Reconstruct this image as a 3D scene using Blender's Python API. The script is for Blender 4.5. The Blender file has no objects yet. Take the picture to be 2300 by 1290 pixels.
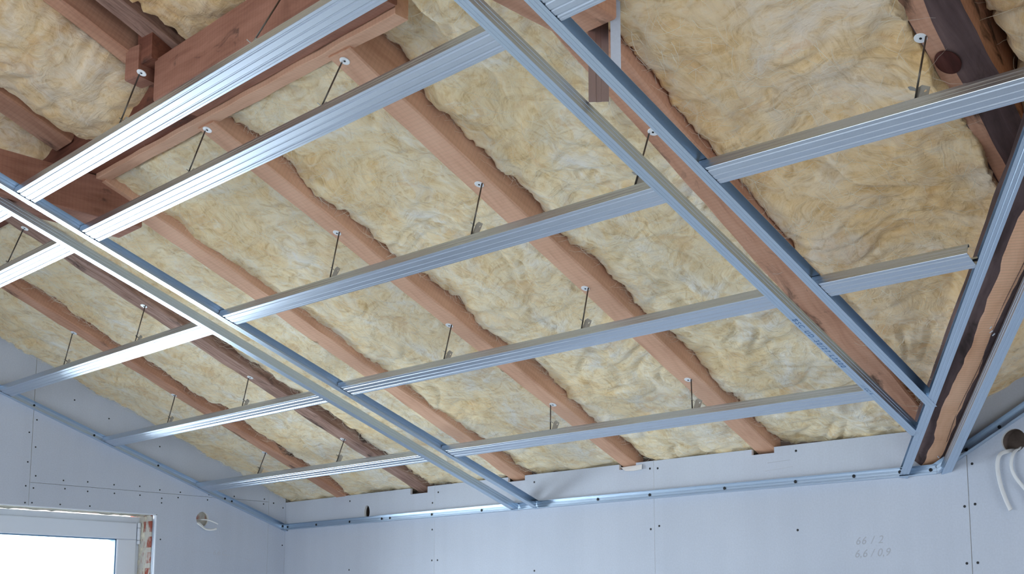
import bpy, bmesh, math, random
from mathutils import Vector, Matrix, noise
from mathutils.geometry import tessellate_polygon

# ------------------------------------------------------------------ camera
SC = bpy.context.scene
COL = SC.collection
AL = math.radians(19.2558)            # pitch of the main roof slope
CA, SA = math.cos(AL), math.sin(AL)
H0 = 2.0                              # ceiling grid height at the back wall
cam_d = bpy.data.cameras.new('camera')
cam = bpy.data.objects.new('camera', cam_d)
COL.objects.link(cam)
cam_d.sensor_fit = 'HORIZONTAL'
cam_d.sensor_width = 36.0
cam_d.lens = 2637.987 / 2300 * 36.0
cam_d.shift_x = 0.0
cam_d.shift_y = (1021.829 - 645.0) / 2300
cam_d.clip_start = 0.05
_y, _p, _r = 0.777772, 0.136671, 0.001717
F = Vector((-math.sin(_y) * math.cos(_p), math.cos(_y) * math.cos(_p), math.sin(_p)))
R0v = Vector((math.cos(_y), math.sin(_y), 0.0))
U0 = R0v.cross(F)
Rv = math.cos(_r) * R0v + math.sin(_r) * U0
Uv = -math.sin(_r) * R0v + math.cos(_r) * U0
cam.matrix_world = Matrix(((Rv.x, Uv.x, -F.x, 5.16412), (Rv.y, Uv.y, -F.y, -3.54931),
                           (Rv.z, Uv.z, -F.z, 1.56257), (0, 0, 0, 1)))
SC.camera = cam

# ------------------------------------------------------------------ world, exposure, daylight
SC.view_settings.view_transform = 'Standard'
SC.view_settings.look = 'None'
SC.view_settings.gamma = 1.0
SC.view_settings.exposure = 0.10
W = bpy.data.worlds.new('overcast_sky')
SC.world = W
W.use_nodes = True
wn = W.node_tree
wn.nodes.clear()
wo = wn.nodes.new('ShaderNodeOutputWorld')
wb = wn.nodes.new('ShaderNodeBackground')
wb.inputs['Color'].default_value = (0.84, 0.92, 1.0, 1)
wb.inputs['Strength'].default_value = 2.6
wn.links.new(wb.outputs[0], wo.inputs[0])


def area(name, loc, direction, sx, sy, power, color):
    l = bpy.data.lights.new(name, 'AREA')
    l.shape = 'RECTANGLE'
    l.size, l.size_y = sx, sy
    l.energy = power
    l.color = color
    o = bpy.data.objects.new(name, l)
    COL.objects.link(o)
    o.location = loc
    o.rotation_euler = Vector(direction).to_track_quat('-Z', 'Y').to_euler()
    return o


# daylight of the left window, plus added fill at two unseen openings (all just outside)
area('daylight_left_window', (-1.10, -1.50, 2.0), (1, 0, -0.40), 3.2, 2.9, 560, (0.86, 0.93, 1.0))
area('fill_light_front', (2.6, -7.8, 1.6), (0, 1, -0.5), 3.6, 2.3, 48, (0.86, 0.93, 1.0))  # added fill for the room, no door is seen there
area('fill_light_right', (8.5, -3.6, 1.6), (-1, 0, -0.5), 2.6, 1.9, 65, (0.86, 0.93, 1.0))  # added fill from the right, the opening is invented


# ------------------------------------------------------------------ node helpers
def newmat(name):
    m = bpy.data.materials.new(name)
    m.use_nodes = True
    nt = m.node_tree
    b = nt.nodes['Principled BSDF']
    return m, nt, b


def nd(nt, typ, **kw):
    n = nt.nodes.new(typ)
    for k, v in kw.items():
        if k in n.inputs:
            n.inputs[k].default_value = v
        else:
            setattr(n, k, v)
    return n


def coords(nt, scale=(1, 1, 1), kind='Object', rot=(0, 0, 0), warp=0.0, wscale=2.0):
    tc = nd(nt, 'ShaderNodeTexCoord')
    src = tc.outputs[kind]
    if warp:
        nz = nd(nt, 'ShaderNodeTexNoise', Scale=wscale, Detail=3.0)
        nt.links.new(src, nz.inputs['Vector'])
        sb = nd(nt, 'ShaderNodeVectorMath', operation='SUBTRACT')
        nt.links.new(nz.outputs['Color'], sb.inputs[0])
        sb.inputs[1].default_value = (0.5, 0.5, 0.5)
        mu = nd(nt, 'ShaderNodeVectorMath', operation='SCALE')
        nt.links.new(sb.outputs[0], mu.inputs[0])
        mu.inputs['Scale'].default_value = warp
        ad = nd(nt, 'ShaderNodeVectorMath', operation='ADD')
        nt.links.new(src, ad.inputs[0])
        nt.links.new(mu.outputs[0], ad.inputs[1])
        src = ad.outputs[0]
    mp = nd(nt, 'ShaderNodeMapping')
    mp.inputs['Scale'].default_value = scale
    mp.inputs['Rotation'].default_value = rot
    nt.links.new(src, mp.inputs['Vector'])
    return mp.outputs[0]


def ntex(nt, vec, scale, detail=4.0, rough=0.55, dist=0.0):
    n = nd(nt, 'ShaderNodeTexNoise', Scale=scale, Detail=detail, Roughness=rough, Distortion=dist)
    nt.links.new(vec, n.inputs['Vector'])
    return n.outputs['Fac']


def ramp(nt, fac, stops):
    r = nd(nt, 'ShaderNodeValToRGB')
    e = r.color_ramp.elements
    while len(e) < len(stops):
        e.new(0.5)
    for i, (p, c) in enumerate(stops):
        e[i].position = p
        e[i].color = (c[0], c[1], c[2], 1) if hasattr(c, '__len__') else (c, c, c, 1)
    nt.links.new(fac, r.inputs['Fac'])
    return r.outputs['Color']


def mix(nt, fac, a, b, mode='MIX'):
    m = nd(nt, 'ShaderNodeMix', data_type='RGBA', blend_type=mode)
    for sock, v in ((m.inputs[0], fac), (m.inputs[6], a), (m.inputs[7], b)):
        if isinstance(v, (int, float)):
            sock.default_value = v
        elif isinstance(v, tuple):
            sock.default_value = (*v, 1) if len(v) == 3 else v
        else:
            nt.links.new(v, sock)
    return m.outputs[2]


def math_(nt, op, a, b=None):
    m = nd(nt, 'ShaderNodeMath', operation=op)
    for i, v in enumerate((a, b)):
        if v is None:
            continue
        if isinstance(v, (int, float)):
            m.inputs[i].default_value = v
        else:
            nt.links.new(v, m.inputs[i])
    return m.outputs[0]


def bump(nt, bsdf, height, strength, dist):
    b = nd(nt, 'ShaderNodeBump', Strength=strength, Distance=dist)
    nt.links.new(height, b.inputs['Height'])
    nt.links.new(b.outputs[0], bsdf.inputs['Normal'])


# ------------------------------------------------------------------ materials
def m_insulation(name, tint=(1, 1, 1), seed=0.0):
    m, nt, b = newmat(name)
    v1 = coords(nt, (1, 1, 1), warp=0.30, wscale=3.2)
    v2 = coords(nt, (1.0, 6.0, 6.0), warp=0.40, wscale=2.4, rot=(0.0, 0.0, 0.35))
    v3 = coords(nt, (6.0, 1.0, 6.0), warp=0.42, wscale=3.0, rot=(0.0, 0.0, -0.3))
    big = ntex(nt, v1, 3.3, 6, 0.62, 0.6)
    st1 = ntex(nt, v2, 4.2, 9, 0.63, 1.2)
    st2 = ntex(nt, v3, 5.5, 9, 0.65, 1.4)
    base = ramp(nt, big, [(0.28, (0.82, 0.57, 0.28)), (0.40, (0.96, 0.78, 0.47)), (0.52, (0.98, 0.86, 0.61)),
                          (0.64, (0.95, 0.92, 0.84))])
    s = math_(nt, 'ADD', math_(nt, 'MULTIPLY', st1, 0.55), math_(nt, 'MULTIPLY', st2, 0.45))
    streak = ramp(nt, s, [(0.35, (0.64, 0.50, 0.31)), (0.455, (0.90, 0.82, 0.66)), (0.52, (0.99, 0.97, 0.93)),
                          (0.64, (1.0, 1.0, 1.0))])
    c = mix(nt, 0.85, base, streak, 'MULTIPLY')
    # resin-rich ochre patches and pale clumps
    pa = ntex(nt, coords(nt, (1.2, 2.6, 2.0), warp=0.35, wscale=5), 3.4, 5, 0.6, 0.8)
    pm = ramp(nt, pa, [(0.57, 0.0), (0.68, 1.0)])
    c = mix(nt, math_(nt, 'MULTIPLY', pm, 0.55), c, (0.76, 0.50, 0.22))
    pb = ntex(nt, coords(nt, (1.7, 1.2, 1.5), warp=0.5, wscale=4), 4.3, 6, 0.65, 0.9)
    pbm = ramp(nt, pb, [(0.54, 0.0), (0.64, 1.0)])
    c = mix(nt, math_(nt, 'MULTIPLY', pbm, 0.45), c, (0.97, 0.93, 0.80))
    c = mix(nt, 1.0, c, tint, 'MULTIPLY')
    nt.links.new(c, b.inputs['Base Color'])
    b.inputs['Roughness'].default_value = 0.95
    b.inputs['Specular IOR Level'].default_value = 0.1
    b.inputs['Sheen Weight'].default_value = 0.25
    b.inputs['Sheen Roughness'].default_value = 0.6
    h = math_(nt, 'ADD', math_(nt, 'MULTIPLY', s, 1.0), math_(nt, 'MULTIPLY', big, 0.6))
    bump(nt, b, h, 0.8, 0.018)
    return m


def m_wood(name, light, mid, dark, stain=0.0, stain_col=(0.05, 0.035, 0.03), saw=0.5, gscale=1.0, streak=0.5):
    """sawn timber, grain along local X"""
    m, nt, b = newmat(name)
    v = coords(nt, (1.3 * gscale, 16 * gscale, 16 * gscale), warp=0.04, wscale=4)
    g = ntex(nt, v, 3.0, 7, 0.62, 0.5)
    blot = ntex(nt, coords(nt, (1.0, 2.0, 2.0)), 3.0, 5, 0.6, 0.2)
    f = math_(nt, 'ADD', math_(nt, 'MULTIPLY', g, streak), math_(nt, 'MULTIPLY', blot, 1.0 - streak))
    c = ramp(nt, f, [(0.34, dark), (0.50, mid), (0.66, light)])
    # fuzzy cross-cut saw marks
    w = nd(nt, 'ShaderNodeTexWave', Scale=26.0, Distortion=2.5, Detail=2.0)
    w.inputs['Detail Scale'].default_value = 1.5
    nt.links.new(coords(nt, (1, 0.12, 0.12), rot=(0, 0, 0.12)), w.inputs['Vector'])
    sm = ramp(nt, w.outputs['Fac'], [(0.0, 0.80), (0.5, 1.0)])
    c = mix(nt, saw, c, mix(nt, 1.0, c, sm, 'MULTIPLY'))
    # knots
    vo = nd(nt, 'ShaderNodeTexVoronoi', Scale=1.0)
    vo.feature = 'F1'
    nt.links.new(coords(nt, (3.2, 7.5, 7.5), warp=0.03, wscale=8), vo.inputs['Vector'])
    km = ramp(nt, vo.outputs['Distance'], [(0.05, 1.0), (0.13, 0.0)])
    c = mix(nt, math_(nt, 'MULTIPLY', km, 0.8), c, tuple(x * 0.45 for x in dark))
    if stain:
        sp = ntex(nt, coords(nt, (1.4, 5, 5), warp=0.2, wscale=3), 2.6, 6, 0.65, 0.4)
        smk = ramp(nt, sp, [(0.62 - stain * 0.25, 0.0), (0.72 - stain * 0.2, 1.0)])
        c = mix(nt, math_(nt, 'MULTIPLY', smk, 0.85), c, stain_col)
    nt.links.new(c, b.inputs['Base Color'])
    b.inputs['Roughness'].default_value = 0.85
    b.inputs['Specular IOR Level'].default_value = 0.2
    h = math_(nt, 'ADD', math_(nt, 'MULTIPLY', g, 1.0), math_(nt, 'MULTIPLY', w.outputs['Fac'], 0.25 * saw))
    bump(nt, b, h, 0.35, 0.003)
    return m


def m_zinc(name, base=(0.61, 0.68, 0.77), rough=0.34):
    m, nt, b = newmat(name)
    n1 = ntex(nt, coords(nt, (1, 1, 1)), 260, 2, 0.5)
    n2 = ntex(nt, coords(nt, (0.6, 120, 120)), 1.0, 2, 0.5)
    f = math_(nt, 'ADD', math_(nt, 'MULTIPLY', n1, 0.5), math_(nt, 'MULTIPLY', n2, 0.5))
    c = ramp(nt, f, [(0.3, tuple(x * 0.95 for x in base)), (0.7, tuple(min(1, x * 1.02) for x in base))])
    nt.links.new(c, b.inputs['Base Color'])
    b.inputs['Metallic'].default_value = 1.0
    b.inputs['Roughness'].default_value = rough
    return m


def m_plain(name, col, rough=0.6, metal=0.0, var=0.06, scale=8.0):
    m, nt, b = newmat(name)
    n = ntex(nt, coords(nt), scale, 4, 0.6)
    c = ramp(nt, n, [(0.3, tuple(x * (1 - var) for x in col)), (0.7, tuple(min(1, x * (1 + var)) for x in col))])
    nt.links.new(c, b.inputs['Base Color'])
    b.inputs['Roughness'].default_value = rough
    b.inputs['Metallic'].default_value = metal
    return m


def m_board():
    """grey gypsum board paper"""
    m, nt, b = newmat('gypsum_paper')
    n1 = ntex(nt, coords(nt), 1.7, 5, 0.6)
    n2 = ntex(nt, coords(nt, (1, 1, 1)), 160, 2, 0.5)
    n3 = ntex(nt, coords(nt, (7, 7, 0.35)), 2.2, 2, 0.5)
    c = ramp(nt, n1, [(0.3, (0.49, 0.535, 0.62)), (0.7, (0.54, 0.585, 0.67))])
    c = mix(nt, 1.0, c, ramp(nt, n2, [(0.3, 0.965), (0.7, 1.03)]), 'MULTIPLY')
    c = mix(nt, 1.0, c, ramp(nt, n3, [(0.35, 0.975), (0.6, 1.0)]), 'MULTIPLY')
    nt.links.new(c, b.inputs['Base Color'])
    b.inputs['Roughness'].default_value = 0.8
    b.inputs['Specular IOR Level'].default_value = 0.25
    bump(nt, b, n2, 0.08, 0.0005)
    return m


def m_masonry(name, vert=False):
    """old brick with mortar and plaster smears"""
    m, nt, b = newmat(name)
    br = nd(nt, 'ShaderNodeTexBrick', Scale=1.0)
    br.inputs['Color1'].default_value = (0.30, 0.075, 0.05, 1)
    br.inputs['Color2'].default_value = (0.36, 0.10, 0.065, 1)
    br.inputs['Mortar'].default_value = (0.50, 0.47, 0.42, 1)
    br.inputs['Mortar Size'].default_value = 0.012
    br.inputs['Brick Width'].default_value = 0.25
    br.inputs['Row Height'].default_value = 0.075
    tc = nd(nt, 'ShaderNodeTexCoord')
    sp = nd(nt, 'ShaderNodeSeparateXYZ')
    nt.links.new(tc.outputs['Object'], sp.inputs[0])
    cb = nd(nt, 'ShaderNodeCombineXYZ')
    ad = math_(nt, 'ADD', sp.outputs[0], sp.outputs[1])
    nt.links.new(ad, cb.inputs[0])
    nt.links.new(sp.outputs[2], cb.inputs[1])
    nt.links.new(cb.outputs[0], br.inputs['Vector'])
    sm = ntex(nt, coords(nt, (5, 5, 2.2)), 3.0, 5, 0.65, 0.3)
    c = mix(nt, ramp(nt, sm, [(0.44, 0.0), (0.54, 1.0)]), br.outputs['Color'], (0.55, 0.53, 0.48))
    nt.links.new(c, b.inputs['Base Color'])
    b.inputs['Roughness'].default_value = 0.95
    bump(nt, b, sm, 0.6, 0.01)
    return m


def m_glass():
    m, nt, b = newmat('window_glass')
    tr = nd(nt, 'ShaderNodeBsdfTransparent')
    tr.inputs['Color'].default_value = (0.95, 0.98, 0.99, 1)
    gl = nd(nt, 'ShaderNodeBsdfGlossy', Roughness=0.0)
    fz = nd(nt, 'ShaderNodeFresnel', IOR=1.35)
    mx = nd(nt, 'ShaderNodeMixShader')
    nt.links.new(fz.outputs[0], mx.inputs[0])
    nt.links.new(tr.outputs[0], mx.inputs[1])
    nt.links.new(gl.outputs[0], mx.inputs[2])
    nt.links.new(mx.outputs[0], nt.nodes['Material Output'].inputs['Surface'])
    return m


INS = m_insulation('glass_wool')
INS_D = m_insulation('glass_wool_tan', (0.95, 0.83, 0.71))
FIB = m_plain('glass_fibre_strand', (0.93, 0.88, 0.74), 0.7, 0.0, 0.05)
SALMON = m_wood('sawn_softwood', (0.80, 0.51, 0.355), (0.72, 0.43, 0.29), (0.57, 0.315, 0.205), saw=0.25, streak=0.45)
SALMON2 = m_wood('sawn_softwood_red', (0.66, 0.385, 0.27), (0.56, 0.305, 0.20), (0.40, 0.195, 0.125), stain=0.2, saw=0.3)
WEATHER = m_wood('weathered_softwood', (0.50, 0.34, 0.28), (0.36, 0.22, 0.17), (0.19, 0.11, 0.085), stain=0.3, saw=0.1, gscale=1.4, streak=0.8)
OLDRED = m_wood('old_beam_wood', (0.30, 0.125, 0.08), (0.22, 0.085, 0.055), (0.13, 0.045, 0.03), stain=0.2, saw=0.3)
MIDRED = m_wood('purlin_wood', (0.44, 0.22, 0.155), (0.34, 0.16, 0.11), (0.23, 0.10, 0.065), stain=0.02, saw=0.3)  # salmon timber darkened overall to carry the shade on the beam sides
ORANGE = m_wood('valley_beam_wood', (0.84, 0.52, 0.34), (0.76, 0.44, 0.27), (0.60, 0.32, 0.185), saw=0.6, streak=0.3)
BARK = m_wood('bark', (0.20, 0.135, 0.13), (0.12, 0.08, 0.08), (0.055, 0.036, 0.036), stain=0.2, saw=0.0, gscale=0.7, streak=0.5)
ZINC = m_zinc('galvanised_steel')
ZINC_B = m_zinc('galvanised_steel_blue', (0.58, 0.69, 0.81), 0.34)
CLIPM = m_plain('spring_steel', (0.40, 0.39, 0.355), 0.5, 0.35)
WIREM = m_plain('dark_steel_wire', (0.16, 0.14, 0.12), 0.45, 0.7)
WASH = m_plain('zinc_washer', (0.90, 0.93, 0.96), 0.4, 0.1)
SCREW = m_plain('black_screw', (0.012, 0.013, 0.016), 0.5, 0.3)
BOARD = m_board()
PLASTER = m_plain('gypsum_core', (0.80, 0.80, 0.80), 0.9)
MASON = m_masonry('brick_masonry')
PVC = m_plain('white_pvc', (0.72, 0.77, 0.85), 0.35, 0.0, 0.01)
GASKET = m_plain('blue_gasket', (0.10, 0.22, 0.36), 0.5)
GLASS = m_glass()
CABLE = m_plain('white_cable', (0.66, 0.67, 0.68), 0.5, 0.0, 0.02)
CABLE_W = m_plain('bright_white_cable', (0.88, 0.90, 0.90), 0.45, 0.0, 0.02)
PENCIL = m_plain('pencil_mark', (0.40, 0.42, 0.47), 0.8)
PENCIL_L = m_plain('faint_pencil_mark', (0.50, 0.52, 0.57), 0.8)
INK = m_plain('blue_ink', (0.10, 0.22, 0.42), 0.6)
FOAM = m_plain('mortar_and_foam', (0.58, 0.55, 0.45), 0.95, 0.0, 0.30, 22)
CONC = m_plain('concrete_screed', (0.66, 0.68, 0.70), 0.8, 0.0, 0.15, 2)
DECK = m_plain('roof_underlay', (0.34, 0.24, 0.15), 0.9, 0.0, 0.2, 3)
DARK = m_plain('hole_lining', (0.16, 0.12, 0.10), 0.95, 0.0, 0.4, 12)
CHIP = m_plain('wood_shavings', (0.72, 0.74, 0.80), 0.8)


# ------------------------------------------------------------------ object helpers
def link(o, parent=None):
    COL.objects.link(o)
    if parent is not None:
        o.parent = parent
    return o


def mesh_obj(name, verts, faces, mat, parent=None, smooth=False, matidx=None):
    me = bpy.data.meshes.new(name)
    me.from_pydata([tuple(v) for v in verts], [], faces)
    for mm in (mat if isinstance(mat, (list, tuple)) else [mat]):
        me.materials.append(mm)
    if matidx:
        for p, i in zip(me.polygons, matidx):
            p.material_index = i
    if smooth:
        for p in me.polygons:
            p.use_smooth = True
    me.update()
    return link(bpy.data.objects.new(name, me), parent)


def empty(name, loc=(0, 0, 0), mtx=None):
    o = bpy.data.objects.new(name, None)
    o.empty_display_size = 0.05
    COL.objects.link(o)
    if mtx is not None:
        o.matrix_world = mtx
    else:
        o.location = loc
    return o


def tag(o, label=None, cat=None, group=None, kind=None):
    if label:
        o['label'] = label
    if cat:
        o['category'] = cat
    if group:
        o['group'] = group
    if kind:
        o['kind'] = kind
    return o


def PL(x, s, d=0.0):
    """point on the main slope: x along the back wall, s up the slope, d above the grid"""
    return Vector((x, -s * CA + d * SA, H0 + s * SA + d * CA))


NV = Vector((0, SA, CA))
SV = Vector((0, -CA, SA))
XV = Vector((1, 0, 0))


def frame(P0, xdir, zdir):
    x = Vector(xdir).normalized()
    z = Vector(zdir)
    z = (z - x * z.dot(x)).normalized()
    y = z.cross(x)
    M = Matrix((x, y, z)).transposed().to_4x4()
    M.translation = Vector(P0)
    return M


def sheet(name, section, L, th, mat, parent=None, step=None):
    """open rolled profile: section in local YZ extruded along local X, with sheet thickness"""
    n = len(section)
    off = []
    for i, (y, z) in enumerate(section):
        a = Vector(section[max(0, i - 1)])
        c = Vector(section[min(n - 1, i + 1)])
        t = (c - a).normalized()
        off.append((y - t.y * th, z + t.x * th))
    ring = list(section) + off[::-1]
    xs = [0, L]
    if step:
        k = max(1, int(L / step))
        xs = [L * i / k for i in range(k + 1)]
    verts, faces = [], []
    m = len(ring)
    for x in xs:
        verts += [(x, y, z) for y, z in ring]
    for j in range(len(xs) - 1):
        for i in range(m):
            a, b = j * m + i, j * m + (i + 1) % m
            faces.append((a, b, b + m, a + m))
    e = (len(xs) - 1) * m
    for i in range(n - 1):
        faces.append((i + 1, i, m - 1 - i, m - 2 - i))
        faces.append((e + i, e + i + 1, e + m - 2 - i, e + m - 1 - i))
    return mesh_obj(name, verts, faces, mat, parent)


def boxv(x0, x1, y0, y1, z0, z1):
    v = [(x0, y0, z0), (x1, y0, z0), (x1, y1, z0), (x0, y1, z0), (x0, y0, z1), (x1, y0, z1), (x1, y1, z1), (x0, y1, z1)]
    f = [(0, 3, 2, 1), (4, 5, 6, 7), (0, 1, 5, 4), (1, 2, 6, 5), (2, 3, 7, 6), (3, 0, 4, 7)]
    return v, f


def boxes(name, lst, mat, parent=None, bevel=0.0):
    V, Fc = [], []
    for b in lst:
        v, f = boxv(*b)
        k = len(V)
        V += v
        Fc += [tuple(i + k for i in q) for q in f]
    o = mesh_obj(name, V, Fc, mat, parent)
    if bevel:
        bm = bmesh.new()
        bm.from_mesh(o.data)
        bmesh.ops.bevel(bm, geom=bm.edges[:], offset=bevel, segments=2, affect='EDGES', profile=0.5)
        bm.to_mesh(o.data)
        bm.free()
    return o


def disc(name, r, h, mat, parent=None, seg=24, hole=0.0, dome=0.0):
    """round plate: face towards local -Z, from z=-h to z=0"""
    V, Fc = [], []
    prof = [(hole, 0), (r, 0), (r, -h * 0.7), (r * 0.93, -h), (hole if hole else 0.0, -h - dome)]
    for (rr, z) in prof:
        for i in range(seg):
            a = 2 * math.pi * i / seg
            V.append((rr * math.cos(a), rr * math.sin(a), z))
    for j in range(len(prof) - 1):
        for i in range(seg):
            a, b = j * seg + i, j * seg + (i + 1) % seg
            Fc.append((a, a + seg, b + seg, b))
    if hole:
        j = len(prof) - 1
        for i in range(seg):
            a, b = j * seg + i, j * seg + (i + 1) % seg
            Fc.append((a, i, (i + 1) % seg, b))
    bm = bmesh.new()
    vs = [bm.verts.new(v) for v in V]
    for f in Fc:
        try:
            bm.faces.new([vs[i] for i in f])
        except ValueError:
            pass
    bmesh.ops.remove_doubles(bm, verts=bm.verts[:], dist=1e-6)
    bmesh.ops.recalc_face_normals(bm, faces=bm.faces[:])
    me = bpy.data.meshes.new(name)
    bm.to_mesh(me)
    bm.free()
    me.materials.append(mat)
    return link(bpy.data.objects.new(name, me), parent)


def tube(name, pts, r, mat, parent=None, seg=8, flat=1.0, flat_axis=None):
    """tube through points; flat<1 squashes it along flat_axis (flat cable)"""
    pts = [Vector(p) for p in pts]
    V, Fc = [], []
    ref = Vector((0, 0, 1))
    for i, p in enumerate(pts):
        t = (pts[min(i + 1, len(pts) - 1)] - pts[max(i - 1, 0)]).normalized()
        if flat_axis is not None:
            a = Vector(flat_axis)
            a = (a - t * a.dot(t)).normalized()
        else:
            a = ref - t * ref.dot(t)
            if a.length < 0.05:
                a = Vector((1, 0, 0)) - t * t.x
            a.normalize()
            ref = a
        b = t.cross(a)
        for k in range(seg):
            an = 2 * math.pi * k / seg
            V.append(p + a * (r * flat * math.cos(an)) + b * (r * math.sin(an)))
    n = len(pts)
    for i in range(n - 1):
        for k in range(seg):
            a, b = i * seg + k, i * seg + (k + 1) % seg
            Fc.append((a, b, b + seg, a + seg))
    Fc.append(tuple(range(seg))[::-1])
    Fc.append(tuple((n - 1) * seg + k for k in range(seg)))
    return mesh_obj(name, V, Fc, mat, parent, smooth=True)


def smoothpath(P, n=8):
    P = [Vector(p) for p in P]
    out = []
    for i in range(len(P) - 1):
        p0, p1, p2, p3 = P[max(i - 1, 0)], P[i], P[i + 1], P[min(i + 2, len(P) - 1)]
        for k in range(n):
            t = k / n
            out.append(0.5 * ((2 * p1) + (p2 - p0) * t + (2 * p0 - 5 * p1 + 4 * p2 - p3) * t * t + (3 * p1 - p0 - 3 * p2 + p3) * t ** 3))
    out.append(P[-1])
    return out


def fr(x, y, z, o=4, H=0.9):
    return noise.fractal(Vector((x, y, z)), H, 2.1, o)


# timber: local X along, Z up, bottom face at z=0, centred on y
def timber(name, P0, P1, up, w, h, mat, parent=None, rough=0.0015, wane=None, seed=0.0, matidx=None, barkside=False):
    P0, P1 = Vector(P0), Vector(P1)
    L = (P1 - P0).length
    M = frame(P0, P1 - P0, up)
    n = max(2, int(L / 0.03))
    V, Fc, MI = [], [], []
    rows = []
    for i in range(n + 1):
        x = L * i / n
        q = lambda k: rough * noise.noise(Vector((x * 9, seed * 7.3 + k * 3.1, 0.0))) * 2.0
        wl, zl, wr, zr = (0.0, 0.0, 0.0, 0.0)
        if wane:
            wl, zl, wr, zr = wane(x, L)
        y0, y1 = -w / 2 + q(0), w / 2 + q(1)
        c = min(0.004, w * 0.05)
        pts = [(y0, h), (y0, max(zl, c) + q(2)), (y0 + max(wl, c), q(3) * 0.5), (y1 - max(wr, c), q(4) * 0.5),
               (y1, max(zr, c) + q(5)), (y1, h)]
        rows.append(len(V))
        V += [(x, y, z) for y, z in pts]
    m = 6
    bark = {1: 1, 3: 2}
    for i in range(n):
        for k in range(m):
            a, b = rows[i] + k, rows[i] + (k + 1) % m
            Fc.append((a, a + m, b + m, b))
            MI.append(1 if (wane and (k in (1, 3) or (barkside and k in (0, 4)))) else 0)
    Fc.append(tuple(range(m)))
    MI.append(0)
    Fc.append(tuple(rows[-1] + k for k in range(m))[::-1])
    MI.append(0)
    o = mesh_obj(name, V, Fc, mat, None, matidx=MI)
    if parent is not None:
        o.parent = parent
    o.matrix_world = M
    return o


def rnd_unit(r):
    return (r.uniform(-1, 1), r.uniform(-1, 1), r.uniform(-1, 1))


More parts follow.
